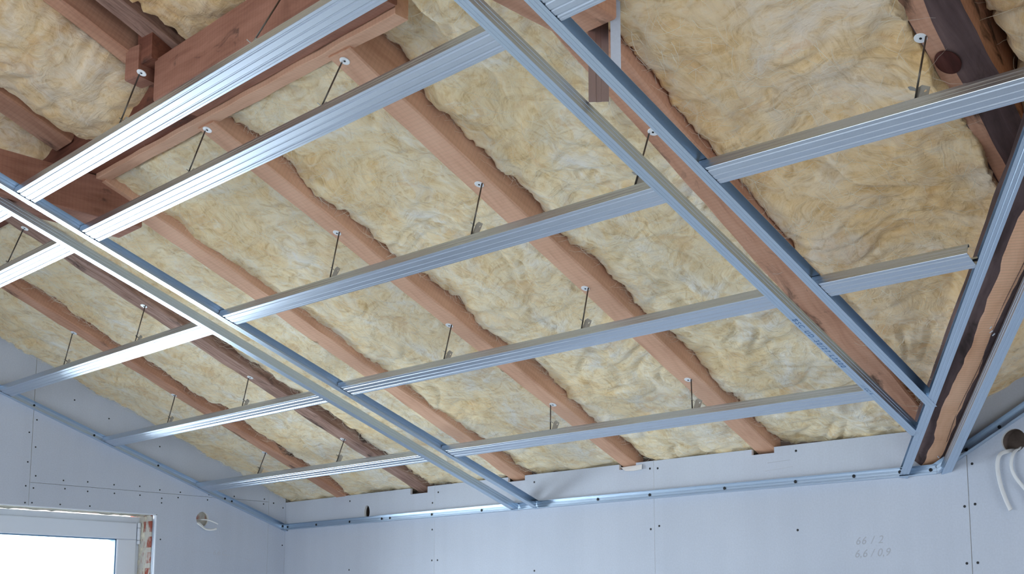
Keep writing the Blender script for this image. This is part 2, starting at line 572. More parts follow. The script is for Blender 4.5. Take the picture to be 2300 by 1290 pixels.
# glass-wool batt following the slope
def batt(name, label, x0, x1, s0, s1, dfun, place, mat=INS, seed=0.0, res=0.0085, amp=1.0, rag0=0.012, rag1=0.010, thick=0.12, group=None, fibres=1300):
    """x0/x1: numbers or functions of s (the two long edges). place(x,s,d)->Vector"""
    fx0 = x0 if callable(x0) else (lambda s: x0)
    fx1 = x1 if callable(x1) else (lambda s: x1)
    ns = max(2, int((s1 - s0) / res))
    wmax = max(abs(fx1(s) - fx0(s)) for s in (s0, (s0 + s1) / 2, s1))
    nx = max(4, int(wmax / res))
    org = place((fx0(s0) + fx1(s0)) / 2, s0, dfun(fx0(s0), s0, 0.5))
    V, Fc = [], []
    for j in range(ns + 1):
        s = s0 + (s1 - s0) * j / ns
        a = fx0(s) + rag0 * (fr(s * 11, seed, 1.7, 4) + 0.55 * noise.noise(Vector((s * 45, seed, 4))))
        b = fx1(s) + rag1 * (fr(s * 13, seed, 7.7, 4) + 0.5 * noise.noise(Vector((s * 50, seed, 9))))
        for i in range(nx + 1):
            u = i / nx
            x = a + (b - a) * u
            wx = 0.10 * noise.noise(Vector((x * 4, s * 4, seed + 20)))
            wy = 0.10 * noise.noise(Vector((x * 4, s * 4, seed + 30)))
            f1 = fr((x + wx) * 4.0, (s + wy) * 5.5, seed, 3)
            rid = 1.0 - abs(noise.noise(Vector(((x + 1.6 * wx) * 6.5, (s + 1.6 * wy) * 10.0, seed + 3)))) * 2.0
            f2 = fr((x + wy * 2) * 17, (s + wx * 2) * 26, seed + 5, 4)
            f3 = abs(noise.noise(Vector(((x + wy) * 9 + s * 5, (s - wx) * 22, seed + 11)))) - 0.25
            d = dfun(x, s, u) - amp * (0.013 * f1 - 0.007 * max(0.0, rid - 0.5) * 2.0 + 0.0034 * f2 + 0.0035 * f3)
            if s < 0.08:
                d += 0.05 * max(0.0, noise.noise(Vector((x * 4.5, 3.0, seed))) + 0.05) * (1 - max(0.0, s) / 0.08)
            e = min(u, 1 - u) * wmax
            if e < 0.03:
                d -= (1 - e / 0.03) * 0.012 * max(-0.5, noise.noise(Vector((s * 38, x * 9, seed + 40))) + 0.5 * noise.noise(Vector((s * 90, x * 9, seed + 41))))
            V.append(place(x, s, d) - org)
    w = nx + 1
    for j in range(ns):
        for i in range(nx):
            q = j * w + i
            Fc.append((q, q + 1, q + 1 + w, q + w))
    # closed back: rim lifted by the batt thickness
    rim = [i for i in range(w)] + [j * w + nx for j in range(1, ns + 1)] + [ns * w + i for i in range(nx - 1, -1, -1)] + [j * w for j in range(ns - 1, 0, -1)]
    base = len(V)
    up = (place(0, 0, 1) - place(0, 0, 0)) * thick
    for r in rim:
        V.append(V[r] + up)
    k = len(rim)
    for i in range(k):
        a, b = rim[i], rim[(i + 1) % k]
        Fc.append((a, base + i, base + (i + 1) % k, b))
    Fc.append(tuple(base + i for i in range(k))[::-1])
    o = mesh_obj(name, V, Fc, mat, None, smooth=True)
    o.location = org
    tag(o, label, 'insulation', group)
    if fibres:
        rnd = random.Random(int(seed * 100))
        FV, FF = [], []
        for q in range(fibres):
            j = rnd.randrange(2, ns - 1)
            i = int(rnd.random() ** (1.0 if rnd.random() < 0.6 else 2.5) * (nx - 1)) + 0
            p = Vector(V[j * w + i])
            c = Vector(V[j * w + i]) + Vector(rnd_unit(rnd)) * 0.0
            a1 = rnd.uniform(0, 2 * math.pi)
            upn = (place(0, 0, 1) - place(0, 0, 0))
            ex = (place(1, 0, 0) - place(0, 0, 0)).normalized()
            ey = (place(0, 1, 0) - place(0, 0, 0)).normalized()
            L = rnd.uniform(0.03, 0.11)
            curl = rnd.uniform(-1.3, 1.3)
            r = rnd.uniform(0.00022, 0.00055)
            k0 = len(FV)
            nseg = 7
            pos = p - upn * 0.001
            for t in range(nseg + 1):
                a2 = a1 + curl * t / nseg
                lift = 0.010 * math.sin(math.pi * t / nseg) * rnd.uniform(0.6, 1.2)
                pp = pos - upn * lift
                dirv = ex * math.cos(a2) + ey * math.sin(a2)
                sidev = ex * -math.sin(a2) + ey * math.cos(a2)
                rr = r * (1 - 0.6 * t / nseg)
                FV += [pp + sidev * rr, pp - sidev * rr * 0.5 + upn * rr, pp - sidev * rr * 0.5 - upn * rr]
                pos = pos + dirv * (L / nseg)
            for t in range(nseg):
                b0_ = k0 + 3 * t
                for m_ in range(3):
                    FF.append((b0_ + m_, b0_ + (m_ + 1) % 3, b0_ + 3 + (m_ + 1) % 3, b0_ + 3 + m_))
        fo = mesh_obj('loose_fibres', FV, FF, FIB, o, smooth=True)
        tag(fo, None, None, None, 'stuff')
    return o


# ------------------------------------------------------------------ gypsum boards (planar polygons with holes)
def slab(name, poly, holes, mapper, th, mats, parent=None):
    """poly/holes in 2D, CCW seen from the room; mapper(u,v,depth)->Vector; front at depth 0"""
    loops = [poly] + holes
    flat = [p for l in loops for p in l]
    tri = tessellate_polygon([[Vector((p[0], p[1], 0)) for p in l] for l in loops])
    n = len(flat)
    V = [mapper(p[0], p[1], 0) for p in flat] + [mapper(p[0], p[1], th) for p in flat]
    Fc, MI = [], []
    for t in tri:
        Fc.append(tuple(t))
        MI.append(0)
        Fc.append(tuple(i + n for i in t)[::-1])
        MI.append(1)
    k = 0
    for l in loops:
        m = len(l)
        for i in range(m):
            a, b = k + i, k + (i + 1) % m
            Fc.append((a, b, b + n, a + n))
            MI.append(1)
        k += m
    bm = bmesh.new()
    vs = [bm.verts.new(v) for v in V]
    bm.verts.index_update()
    for f, mi in zip(Fc, MI):
        try:
            q = bm.faces.new([vs[i] for i in f])
            q.material_index = mi
        except ValueError:
            pass
    bmesh.ops.recalc_face_normals(bm, faces=bm.faces[:])
    me = bpy.data.meshes.new(name)
    bm.to_mesh(me)
    bm.free()
    for mm in mats:
        me.materials.append(mm)
    return link(bpy.data.objects.new(name, me), parent)


def circ(cy, cz, r, n=32, rz=None):
    rz = rz or r
    return [(cy + r * math.cos(2 * math.pi * i / n), cz + rz * math.sin(2 * math.pi * i / n)) for i in range(n)]


LEFTM = lambda y, z, d: Vector((-d, y, z))
BACKM = lambda x, z, d: Vector((x, d, z))
G = 0.0012
TH = 0.0125

# ---- left wall
wl = boxes('wall_left', [(-0.30, -0.030, -7.2, -2.26, -0.02, 4.1), (-0.30, -0.030, -2.26, -0.745, -0.02, 0.88),
                         (-0.30, -0.030, -2.26, -0.745, 2.055, 3.25), (-0.30, -0.030, -0.745, 0.30, -0.02, 2.9)], MASON)
tag(wl, 'left gable wall lined with grey gypsum boards around the white window', None, None, 'structure')
JY = -1.358
JC = -0.105
LT = lambda y: 2.55 - 0.42 * y      # boards run up past the insulation
WIN = dict(y0=-2.24, y1=-0.739, z0=0.90, z1=2.043)
hole_l = circ(-0.489, 2.036, 0.034, 32, 0.036)
slab('gypsum_board', [(-7.0, 0.0), (WIN['y0'], 0.0), (WIN['y0'], WIN['z1']), (JY - G, WIN['z1']), (JY - G, LT(JY)), (-7.0, LT(-7.0) - 0.9)], [],
     LEFTM, TH, [BOARD, PLASTER], wl)
slab('gypsum_board', [(WIN['y0'] + G, 0.0), (WIN['y1'], 0.0), (WIN['y1'], WIN['z0']), (WIN['y0'] + G, WIN['z0'])], [], LEFTM, TH, [BOARD, PLASTER], wl)
slab('gypsum_board', [(JY + G, 2.149), (JC - G * .5, 2.149), (JC - G * .5, LT(JC)), (JY + G, LT(JY))], [], LEFTM, TH, [BOARD, PLASTER], wl)
slab('gypsum_board', [(WIN['y1'] + 0.0005, 0.0), (JC - G * .5, 0.0), (JC - G * .5, 2.1475), (JY + G * .4, 2.1475), (JY + G * .4, WIN['z1']), (WIN['y1'] + 0.0005, WIN['z1'])],
     [hole_l], LEFTM, TH, [BOARD, PLASTER], wl)
slab('gypsum_board', [(JC + G * .5, 0.0), (-0.0005, 0.0), (-0.0005, LT(0)), (JC + G * .5, LT(JC))], [], LEFTM, TH, [BOARD, PLASTER], wl)

# ---- back wall
wbk = boxes('wall_back', [(-0.30, 8.2, 0.05, 0.30, -0.02, 2.25), (3.3, 8.2, 0.05, 0.30, 2.25, 4.6)], DARK)
tag(wbk, 'long back wall of grey gypsum boards under the eaves', None, None, 'structure')
JX = [0.0, 1.176, 2.428, 3.641, 4.89, 6.2, 8.0]
T0 = 2.152


def topnotch(xa, xb, notches):
    """top edge from xb to xa with notches cut round the rafters"""
    pts = [(xb, T0)]
    for (n0, n1, dz) in sorted(notches, reverse=True):
        pts += [(n1, T0), (n1, T0 - dz), (n0, T0 - dz), (n0, T0)]
    pts.append((xa, T0))
    return pts


hole_b = circ(0.683, 2.060, 0.021, 24, 0.034)
hole_r = circ(3.787, 2.089, 0.037, 32, 0.036)
R2T = lambda x: 2.19 + 0.564 * (x - 3.60) + 0.10
slab('gypsum_board', [(0.0, 0.0), (JX[1] - G, 0.0)] + topnotch(0.0, JX[1] - G, [(1.005, 1.125, 0.028)]), [hole_b], BACKM, TH, [BOARD, PLASTER], wbk)
slab('gypsum_board', [(JX[1], 0.0), (JX[2] - G, 0.0)] + topnotch(JX[1], JX[2] - G, [(1.645, 1.745, 0.0205), (2.258, 2.342, 0.0205)]), [], BACKM, TH, [BOARD, PLASTER], wbk)
slab('gypsum_board', [(JX[2], 0.0), (JX[3] - G, 0.0), (JX[3] - G, 2.32), (3.47, 2.24), (3.47, T0)] + topnotch(JX[2], 3.46, [(2.866, 2.958, 0.0205)])[1:], [], BACKM, TH, [BOARD, PLASTER], wbk)
slab('gypsum_board', [(JX[3] + G, 0.0), (JX[4], 0.0), (JX[4], R2T(JX[4]) + 0.1), (JX[3] + G, 2.34)], [hole_r], BACKM, TH, [BOARD, PLASTER], wbk)
slab('gypsum_board', [(JX[4] + G, 0.0), (8.0, 0.0), (8.0, 4.2), (JX[4] + G, R2T(JX[4]) + 0.1)], [], BACKM, TH, [BOARD, PLASTER], wbk)

# ---- the rest of the room (behind the camera)
wr = boxes('wall_right', [(8.0, 8.2, -7.2, -5.0, 0.0, 4.4), (8.0, 8.2, -2.2, 0.0, 0.0, 4.4), (8.0, 8.2, -5.0, -2.2, 0.0, 0.2), (8.0, 8.2, -5.0, -2.2, 2.2, 4.4)], BOARD)
tag(wr, 'right wall of grey gypsum board with an unseen opening added to let fill light in', None, None, 'structure')
wf = boxes('wall_front', [(-0.3, 0.7, -7.4, -7.2, 0.0, 4.6), (4.5, 8.2, -7.4, -7.2, 0.0, 4.6), (0.7, 4.5, -7.4, -7.2, 2.45, 4.6)], BOARD)
tag(wf, 'front wall of grey gypsum board with an unseen opening added to let fill light in', None, None, 'structure')
fl = boxes('floor', [(-0.3, 8.2, -7.4, 0.3, -0.15, 0.0)], CONC)
tag(fl, 'bare concrete floor of the attic', None, None, 'structure')


def slopebox(x0, x1, s0, s1, d0, d1):
    return [PL(x, s, d) for d in (d0, d1) for x, s in ((x0, s0), (x1, s0), (x1, s1), (x0, s1))]


BF = [(0, 3, 2, 1), (4, 5, 6, 7), (0, 1, 5, 4), (1, 2, 6, 5), (2, 3, 7, 6), (3, 0, 4, 7)]
cv = slopebox(-0.3, 8.2, -0.35, 8.0, 0.46, 0.50)
ce = mesh_obj('ceiling', cv, BF, DECK)
tag(ce, 'underside of the roof above the rafters', None, None, 'structure')

# ---- window in the left wall
wx = -0.15
w1 = boxes('window_1', [(wx - 0.07, wx, -2.235, -0.735, 1.985, 2.038), (wx - 0.07, wx, -2.235, -0.735, 0.905, 0.96),
                        (wx - 0.07, wx, -2.235, -2.19, 0.96, 1.985), (wx - 0.07, wx, -0.775, -0.735, 0.96, 1.985)], PVC, None, 0.004)
tag(w1, 'white plastic window in the left wall, bright sky outside', None, None, 'structure')
SX = wx + 0.012
sash = boxes('sash', [(wx - 0.06, SX, -2.205, -0.762, 1.927, 2.009), (wx - 0.06, SX, -2.205, -0.762, 0.93, 1.01),
                      (wx - 0.06, SX, -2.205, -2.10, 1.01, 1.927), (wx - 0.06, SX, -0.862, -0.762, 1.01, 1.927)], PVC, w1, 0.005)
boxes('gasket', [(wx - 0.062, SX - 0.008, -2.10, -0.862, 1.921, 1.927), (wx - 0.062, SX - 0.008, -2.10, -0.862, 1.01, 1.016),
                 (wx - 0.062, SX - 0.008, -2.10, -2.094, 1.01, 1.927), (wx - 0.062, SX - 0.008, -0.868, -0.862, 1.01, 1.927)], GASKET, sash)
boxes('glass_pane', [(wx - 0.048, wx - 0.030, -2.099, -0.863, 1.012, 1.926)], GLASS, w1)
boxes('hinge', [(SX - 0.004, SX + 0.012, -0.760, -0.748, 1.985, 2.010), (SX - 0.004, SX + 0.012, -0.760, -0.748, 1.925, 1.984),
                (SX - 0.004, SX + 0.012, -0.760, -0.748, 1.905, 1.924)], PVC, w1, 0.003)


def rubble(name, y0, y1, z0, z1, x0, x1, mat, parent, seed, axis):
    """rough mortar strip: a displaced slab"""
    V, Fc = [], []
    na, nb = (60, 10)
    for i in range(na + 1):
        for j in range(nb + 1):
            if axis == 'z':
                z = z0 + (z1 - z0) * i / na
                x = x0 + (x1 - x0) * j / nb
                e = 0.006 * fr(z * 30, x * 30, seed, 4)
                V.append((x + 0.3 * e, y1 - abs(e) * 1.3, z))
            else:
                y = y0 + (y1 - y0) * i / na
                x = x0 + (x1 - x0) * j / nb
                e = 0.006 * fr(y * 30, x * 30, seed, 4)
                V.append((x + 0.3 * e, y, z1 - abs(e) * 1.3))
    for i in range(na):
        for j in range(nb):
            q = i * (nb + 1) + j
            Fc.append((q, q + 1, q + nb + 2, q + nb + 1))
    o = mesh_obj(name, V, Fc, mat, parent, smooth=True)
    md = o.modifiers.new('thickness', 'SOLIDIFY')
    md.thickness = 0.012
    md.offset = 0
    return o


rubble('mortar_strip', 0, -0.737, 0.92, 2.04, -0.150, -0.078, FOAM, w1, 3.0, 'z')
rubble('mortar_strip', -2.22, -0.745, 0, 2.050, -0.150, -0.020, FOAM, w1, 8.0, 'y')
boxes('edge_profile', [(-0.048, -0.0128, -0.7418, -0.7400, 0.90, 2.042)], ZINC, w1)
boxes('edge_profile', [(-0.0128, 0.0006, -0.7400, -0.7355, 0.90, 2.0445), (-0.0128, 0.0006, -2.24, -0.7355, 2.0400, 2.0445)], PVC, w1)

# ------------------------------------------------------------------ plasterboard screws
LS = [(-1.341, 2.308), (-1.372, 2.238), (-1.333, 2.179), (-1.375, 2.131), (-1.205, 2.169), (-1.09, 2.172), (-0.961, 2.169), (-0.831, 2.172),
      (-0.726, 2.163), (-0.616, 2.16), (-1.34, 2.124), (-1.196, 2.132), (-1.088, 2.128), (-0.957, 2.129), (-0.828, 2.13), (-0.714, 2.123),
      (-0.627, 2.133), (-0.714, 2.101), (-1.374, 2.056), (-1.343, 2.058), (-1.214, 2.059), (-1.074, 2.061), (-0.712, 1.925), (-0.458, 2.16),
      (-0.465, 2.133), (-0.736, 2.373), (-1.173, 2.544), (-1.002, 2.478), (-1.342, 2.431), (-1.373, 2.371), (-0.313, 2.162), (-0.133, 2.161),
      (-0.137, 2.135), (-0.076, 2.144), (-0.017, 2.123), (-0.015, 1.927)]
BS = [(0.548, 2.123), (1.199, 2.12), (1.16, 2.074), (1.16, 1.952), (1.16, 1.812), (1.198, 1.812), (0.552, 1.785), (1.8, 2.119), (2.41, 2.123),
      (2.447, 2.121), (2.41, 1.891), (2.45, 1.901), (1.8, 1.749), (3.045, 2.13), (3.042, 1.856), (3.657, 2.03), (3.627, 1.9), (3.66, 1.905),
      (3.625, 1.725), (3.659, 1.726)]
sproto = None


def screw(loc, facing, parent, r=0.0038, name='board_screw'):
    global sproto
    if sproto is None:
        sproto = disc('board_screw', 0.0038, 0.0008, SCREW, None, 14, 0.0, 0.0006)
        o = sproto
    else:
        o = sproto.copy()
        COL.objects.link(o)
    o.name = name
    o.parent = parent
    M = Vector(facing).to_track_quat('-Z', 'Y').to_matrix().to_4x4()
    M.translation = Vector(loc)
    o.matrix_world = M @ Matrix.Scale(r / 0.0038, 4)
    return o


for (y, z) in LS:
    screw((0.0001, y, z), (1, 0, 0), wl, 0.0036)
for (x, z) in BS:
    screw((x, -0.0001, z), (0, -1, 0), wbk, 0.0042)

# ------------------------------------------------------------------ timber: rafters
RB = lambda s: 0.14 + 0.04 * s      # rafter underside above the ceiling grid


def rafter(x0, x1, s0, s1, mat, label, w=0.075, h=0.15, rough=0.0015, seed=0.0, wane=None, name='rafter', dz=0.0):
    """x0 at the back wall (s=0), x1 at s=2"""
    X = lambda s: x0 + (x1 - x0) * s / 2.0
    P0, P1 = PL(X(s0), s0, RB(s0) + dz), PL(X(s1), s1, RB(s1) + dz)
    o = timber(name, P0, P1, NV, w, h, mat, None, rough, wane, seed)
    tag(o, label, 'rafter', 'rafters of the main roof slope')
    return o


rafter(3.500, 3.565, -0.04, 3.3, SALMON2, 'reddish sawn rafter running up between the two right-hand steel rails', 0.105, 0.15, 0.0015, 1)
rafter(2.912, 2.975, -0.045, 2.125, SALMON, 'wide salmon rafter with four hangers, next left of the right-hand rail pair', 0.082, 0.15, 0.0012, 2)
rafter(2.300, 2.368, -0.045, 2.125, SALMON, 'salmon rafter with four hangers ending at a folded paper flap on the back wall', 0.076, 0.15, 0.0012, 3)
rafter(1.694, 1.735, -0.045, 2.125, SALMON, 'pinkish rafter without hangers, half covered by insulation, right of the left rail pair', 0.088, 0.15, 0.003, 4)
rafter(1.062, 1.160, -0.06, 2.30, WEATHER, 'dark brown weathered rafter crossing behind the left rail pair', 0.092, 0.15, 0.004, 5)
rafter(0.470, 0.605, -0.045, 2.20, [SALMON2, WEATHER], 'pink rafter with worn edge nearest to the left wall', 0.078, 0.15, 0.003, 6)


def wane_bark(x, L):
    e = 0.066 + 0.010 * noise.noise(Vector((x * 3.0, 2.0, 0))) + 0.007 * math.sin(x * 5 + 1)
    return (0.004, 0.004, e, 0.012 + 0.006 * noise.noise(Vector((x * 6, 5.0, 0))))


brk = rafter(4.147, 4.267, 0.95, 3.4, [SALMON2, BARK], 'crooked rafter with dark bark edge and a round knot, upper right corner', 0.104, 0.13, 0.003, 7, wane_bark)

# knot on the bark rafter (a slightly raised oval)
kn = disc('knot', 0.030, 0.003, m_wood('knot_wood', (0.13, 0.05, 0.04), (0.09, 0.03, 0.025), (0.04, 0.015, 0.012), saw=0), None, 28, 0.0, 0.004)
kn.parent = brk
kn.matrix_world = frame(PL(4.216, 1.48, RB(1.48) - 0.001), SV, NV) @ Matrix.Diagonal((1.15, 0.8, 1, 1))
tag(kn, 'dark round knot')

# valley beam between the two right rails (runs diagonally in plan)
VD = (XV * 0.664 + SV).normalized()
VX = lambda s: 3.4995 + 0.664 * s


def wane_valley(x, L):
    l = 0.022 + 0.016 * noise.noise(Vector((x * 3.4, 1.0, 0))) + 0.010 * noise.noise(Vector((x * 13, 1.0, 0)))
    r = 0.054 + 0.014 * noise.noise(Vector((x * 3.0, 9.0, 0))) + 0.006 * noise.noise(Vector((x * 15, 4.0, 0)))
    return (max(0.006, l), 0.020, max(0.004, r), 0.007)


vb = timber('valley_beam', PL(VX(0.0) + 0.030, -0.002, 0.040), PL(VX(3.2) + 0.030, 3.2, 0.030), Vector((0, 0, 1)), 0.125, 0.12, [ORANGE, BARK], None, 0.002, wane_valley, 9.0, barkside=True)
tag(vb, 'orange valley beam with bark edges between the two rails on the right', 'beam')
# white splinters on the valley beam
for (s, ox, a) in ((0.70, 0.012, 0.4), (0.735, -0.004, 0.2), (0.715, 0.002, 0.7), (0.06, 0.004, -0.5), (0.50, -0.036, 0.5)):
    c = PL(VX(s) + 0.028 + ox, s, 0.036)
    ch = boxes('splinter', [(-0.006, 0.006, -0.0012, 0.0012, -0.0005, 0.002)], CHIP)
    ch.parent = vb
    ch.matrix_world = frame(c, VD + XV * a, NV)

# ------------------------------------------------------------------ purlins and ties
YV = Vector((0, 1, 0))
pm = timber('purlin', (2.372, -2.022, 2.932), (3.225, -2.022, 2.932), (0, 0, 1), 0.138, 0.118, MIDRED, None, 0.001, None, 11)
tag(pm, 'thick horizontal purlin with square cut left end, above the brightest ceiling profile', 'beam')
pl = timber('purlin', (0.02, -1.985, 2.934), (2.395, -1.985, 2.934), (0, 0, 1), 0.075, 0.135, OLDRED, None, 0.002, None, 12)
tag(pl, 'dark recessed purlin running to the upper left corner', 'beam')
hb = timber('header_board', (1.76, -1.932, 2.918), (3.215, -1.932, 2.918), (0, 0, 1), 0.040, 0.10, SALMON, None, 0.002, None, 13)
tag(hb, 'narrow salmon board along the underside of the purlin, where the rafters start', 'board')
t1 = timber('tie_beam', (1.68, -4.6, 2.800), (1.68, -1.79, 2.800), (0, 0, 1), 0.158, 0.130, MIDRED, None, 0.001, None, 14)
tag(t1, 'tie beam ending in a cut face at left, crossing above the left rail pair', 'beam')
t2 = timber('tie_beam', (3.632, -4.6, 2.800), (3.632, -1.755, 2.800), (0, 0, 1), 0.138, 0.130, SALMON2, None, 0.0015, None, 15)
tag(t2, 'tie beam end beside the hanging steel stub, top centre', 'beam')
# blocks on the purlin where the upper rafter lands
b1 = timber('wood_block', (2.275, -2.100, 3.008), (2.330, -2.090, 3.008), (0, 0, 1), 0.06, 0.090, MIDRED, None, 0.0005, None, 16)
tag(b1, 'small reddish wood block under the end of the upper rafter, left one of two', 'block')
b2 = timber('wood_block', (2.315, -2.080, 3.045), (2.385, -2.075, 3.045), (0, 0, 1), 0.07, 0.090, OLDRED, None, 0.0005, None, 17)
tag(b2, 'small wood block at the left end of the thick purlin, right one of two', 'block')
SLU = Vector((0, -math.cos(math.radians(21.5)), math.sin(math.radians(21.5))))
NU = Vector((0, SLU.z, -SLU.y))
for (x, y, z, w, h, mt, lab, sd) in (
        (2.262, -2.06, 3.062, 0.060, 0.085, SALMON2, 'upper rafter in the top left corner, lighter one with the washer at its end', 21),
        (2.372, -2.04, 3.090, 0.080, 0.10, WEATHER, 'upper greyish rafter in the top left corner, behind the dark gap', 22),
        (1.690, -2.03, 3.020, 0.110, 0.15, SALMON2, 'upper rafter at the far left edge above the recessed purlin', 23)):
    P = Vector((x, y, z))
    o = timber('rafter', P, P + SLU * 1.5, NU, w, h, mt, None, 0.0015, None, sd)
    tag(o, lab, 'rafter', 'upper rafters beyond the purlin')

# ------------------------------------------------------------------ insulation batts
plane1 = lambda x, s, d: PL(x, s, d)


def bay(depth=0.03, right=0.012, k=16.0, d0=0.150, k2=0.045, sag=0.0):
    """recess next to the rafter on the left edge of the batt, nearly flush at the right edge"""
    def f(x, s, u):
        wv = 0.75 + 0.6 * noise.noise(Vector((s * 5, x, depth * 50)))
        e0 = depth * wv * math.exp(-u * k)
        e1 = right * (0.6 + noise.noise(Vector((s * 6 + 9, 2.0, depth * 70)))) * math.exp(-(1 - u) * k)
        return d0 + k2 * s + e0 + e1 - sag * math.sin(math.pi * min(1, max(0, u)))
    return f


batt('insulation_batt', 'cream insulation batt in the bay against the left wall', -0.01, lambda s: 0.428 + 0.066 * s, -0.03, 2.15, bay(0.010, 0.004), plane1, INS, 1.0)
batt('insulation_batt', 'cream insulation batt between the pink worn rafter and the dark brown rafter', lambda s: 0.516 + 0.067 * s, lambda s: 1.020 + 0.048 * s, -0.03, 2.2,
     bay(0.034, 0.004, 14), plane1, INS, 2.0)
batt('insulation_batt', 'cream insulation batt behind the left rail pair, right of the dark brown rafter', lambda s: 1.116 + 0.040 * s, lambda s: 1.648 + 0.028 * s, -0.03, 2.1,
     bay(0.028, -0.012, 14), plane1, INS, 3.0, rag0=0.016, rag1=0.020)
batt('insulation_batt', 'cream insulation batt between the pinkish rafter and the rafter with the paper flap', lambda s: 1.742 - 0.002 * s, lambda s: 2.262 + 0.034 * s, -0.03, 2.1,
     bay(0.020, 0.002, 18), plane1, INS, 4.0, rag0=0.020)
batt('insulation_batt', 'shaggy cream insulation batt between the two salmon rafters with hangers', lambda s: 2.345 + 0.034 * s, lambda s: 2.868 + 0.032 * s, -0.03, 2.1,
     bay(0.040, 0.002, 12), plane1, INS, 5.0, amp=1.25)


def bay5(x, s, u):
    d = bay(0.042, 0.004, 12)(x, s, u)
    if s > 1.92 and x < 3.25:
        d += min(0.05, (s - 1.92) * 0.8)
    return d


batt('insulation_batt', 'shaggy insulation batt left of the red rafter, reaching past the purlin end at top centre', lambda s: 2.958 + 0.032 * s, lambda s: 3.446 + 0.032 * s, -0.03, 3.3,
     bay5, plane1, INS, 6.0, amp=1.3)
batt('insulation_batt', 'wide tan insulation batt in the right field between the red rafter and the bark rafter', lambda s: 3.560 + 0.032 * s,
     lambda s: min(4.098 + 0.06 * s, VX(s) - 0.045), 0.14, 3.3, bay(0.024, -0.05, 9, 0.150, 0.036), plane1, INS_D, 7.0, rag0=0.006, amp=1.1)
batt('insulation_batt', 'tan insulation batt in the upper right corner behind the bark rafter', lambda s: 4.215 + 0.06 * s, lambda s: max(VX(s) - 0.03, 4.29 + 0.06 * s), 1.2, 3.3,
     bay(0.05, -0.10, 6, 0.175, 0.04), plane1, INS_D, 8.0, rag0=0.03, amp=1.6, fibres=250)

# upper bays beyond the purlin, sagging between the upper rafters
for (a, b_, lab, sd, dd) in ((-0.01, 1.635, 'insulation batt at the far left edge below the recessed purlin corner', 12.0, 0.330),
                             (1.745, 2.225, 'sagging insulation batt in the top left corner between two upper rafters', 13.0, 0.330),
                             (2.425, 3.18, 'sagging insulation batt above the thick purlin, top left of centre', 14.0, 0.375)):
    def du(x, s, u, dd=dd, a_=a):
        end = max(0.0, 1 - (s - 2.18) * 5) ** 2
        return dd - (0.095 if a_ < 2.4 else 0.045) * math.sin(math.pi * min(1, max(0, u))) ** 0.6 + 0.03 * end
    batt('insulation_batt', lab, a, b_, 2.20, 3.7, du, plane1, INS_D, sd, amp=1.2, rag0=0.01, rag1=0.01, fibres=0)

# ---- second slope (right of the valley): rises along +X from the valley line
BE = math.atan(0.564)
CB, SB = math.cos(BE), math.sin(BE)


def PR(u, v, d=0.0):
    """u up the right slope from x=3.548, v towards the room"""
    return Vector((3.548 + u * CB - d * SB, -v, H0 + u * SB + d * CB))


def vline(v):
    # u of the valley line at distance v from the back wall
    return max(0.05, (VX(v / CA) + 0.10 - 3.548) / CB)


batt('insulation_batt', 'insulation batt on the second slope right of the valley beam', lambda v: vline(v) + 0.0, lambda v: vline(v) + 1.7, -0.03, 1.9,
     lambda x, s, u: 0.105 + 0.012 * noise.noise(Vector((x * 7, s * 7, 3))), PR, INS_D, 15.0, amp=1.5, res=0.014)

# ------------------------------------------------------------------ steel profiles
def _cd():
    def crown(y):
        t = (y + 0.030) / 0.030
        return 0.0009 * (t * t)
    raw = [(-0.0594, 0.0), (-0.0535, 0.0), (-0.0517, 0.0015), (-0.0493, 0.0015), (-0.0475, 0.0), (-0.041, 0.0), (-0.0345, 0.0), (-0.0331, 0.0011), (-0.0309, 0.0011), (-0.0295, 0.0),
           (-0.024, 0.0), (-0.0180, 0.0), (-0.0162, 0.0015), (-0.0138, 0.0015), (-0.0120, 0.0), (-0.0095, 0.0), (-0.0087, 0.0006), (-0.0068, 0.0006), (-0.0060, 0.0), (-0.0006, 0.0)]
    web = [(y, z + crown(y)) for y, z in raw]
    return [(-0.053, 0.0215), (-0.0535, 0.0266), (-0.0594, 0.0270), (-0.0600, 0.0205), (-0.0596, 0.0180), (-0.0596, 0.0140), (-0.0600, 0.0120), (-0.0596, 0.0095), (-0.0600, 0.0070),
            (-0.0600, 0.0016)] + web + [(0.0, 0.0016), (0.0, 0.0070), (-0.0004, 0.0095), (0.0, 0.012), (-0.0004, 0.0140), (-0.0004, 0.0180), (0.0, 0.0205), (-0.0006, 0.0270),
            (-0.0065, 0.0266), (-0.007, 0.0215)]


CD = _cd()
# U track: web at y=0, legs towards +y
UD = [(0.0270, 0.0), (0.0200, 0.0), (0.0193, 0.0007), (0.0178, 0.0007), (0.0171, 0.0), (0.0105, 0.0), (0.0098, 0.0007), (0.0083, 0.0007), (0.0076, 0.0), (0.0006, 0.0), (0.0, 0.0006),
      (0.0, 0.0075), (0.0007, 0.0085), (0.0007, 0.0105), (0.0, 0.0115), (0.0, 0.0170), (0.0007, 0.0180), (0.0007, 0.0200), (0.0, 0.0210), (0.0, 0.0284), (0.0006, 0.0290),
      (0.0270, 0.0290)]
UDm = [(-y, z) for y, z in UD]


def ceiling_profile(x0, x1, t0, t1, label, dz=0.0008):
    P0, P1 = PL(x0, t0, dz), PL(x1, t1, dz)
    o = sheet('ceiling_profile', CD, (P1 - P0).length, 0.0007, ZINC)
    o.matrix_world = frame(P0, P1 - P0, NV)
    tag(o, label, 'metal profile', 'steel ceiling profiles carrying the boards')
    return o


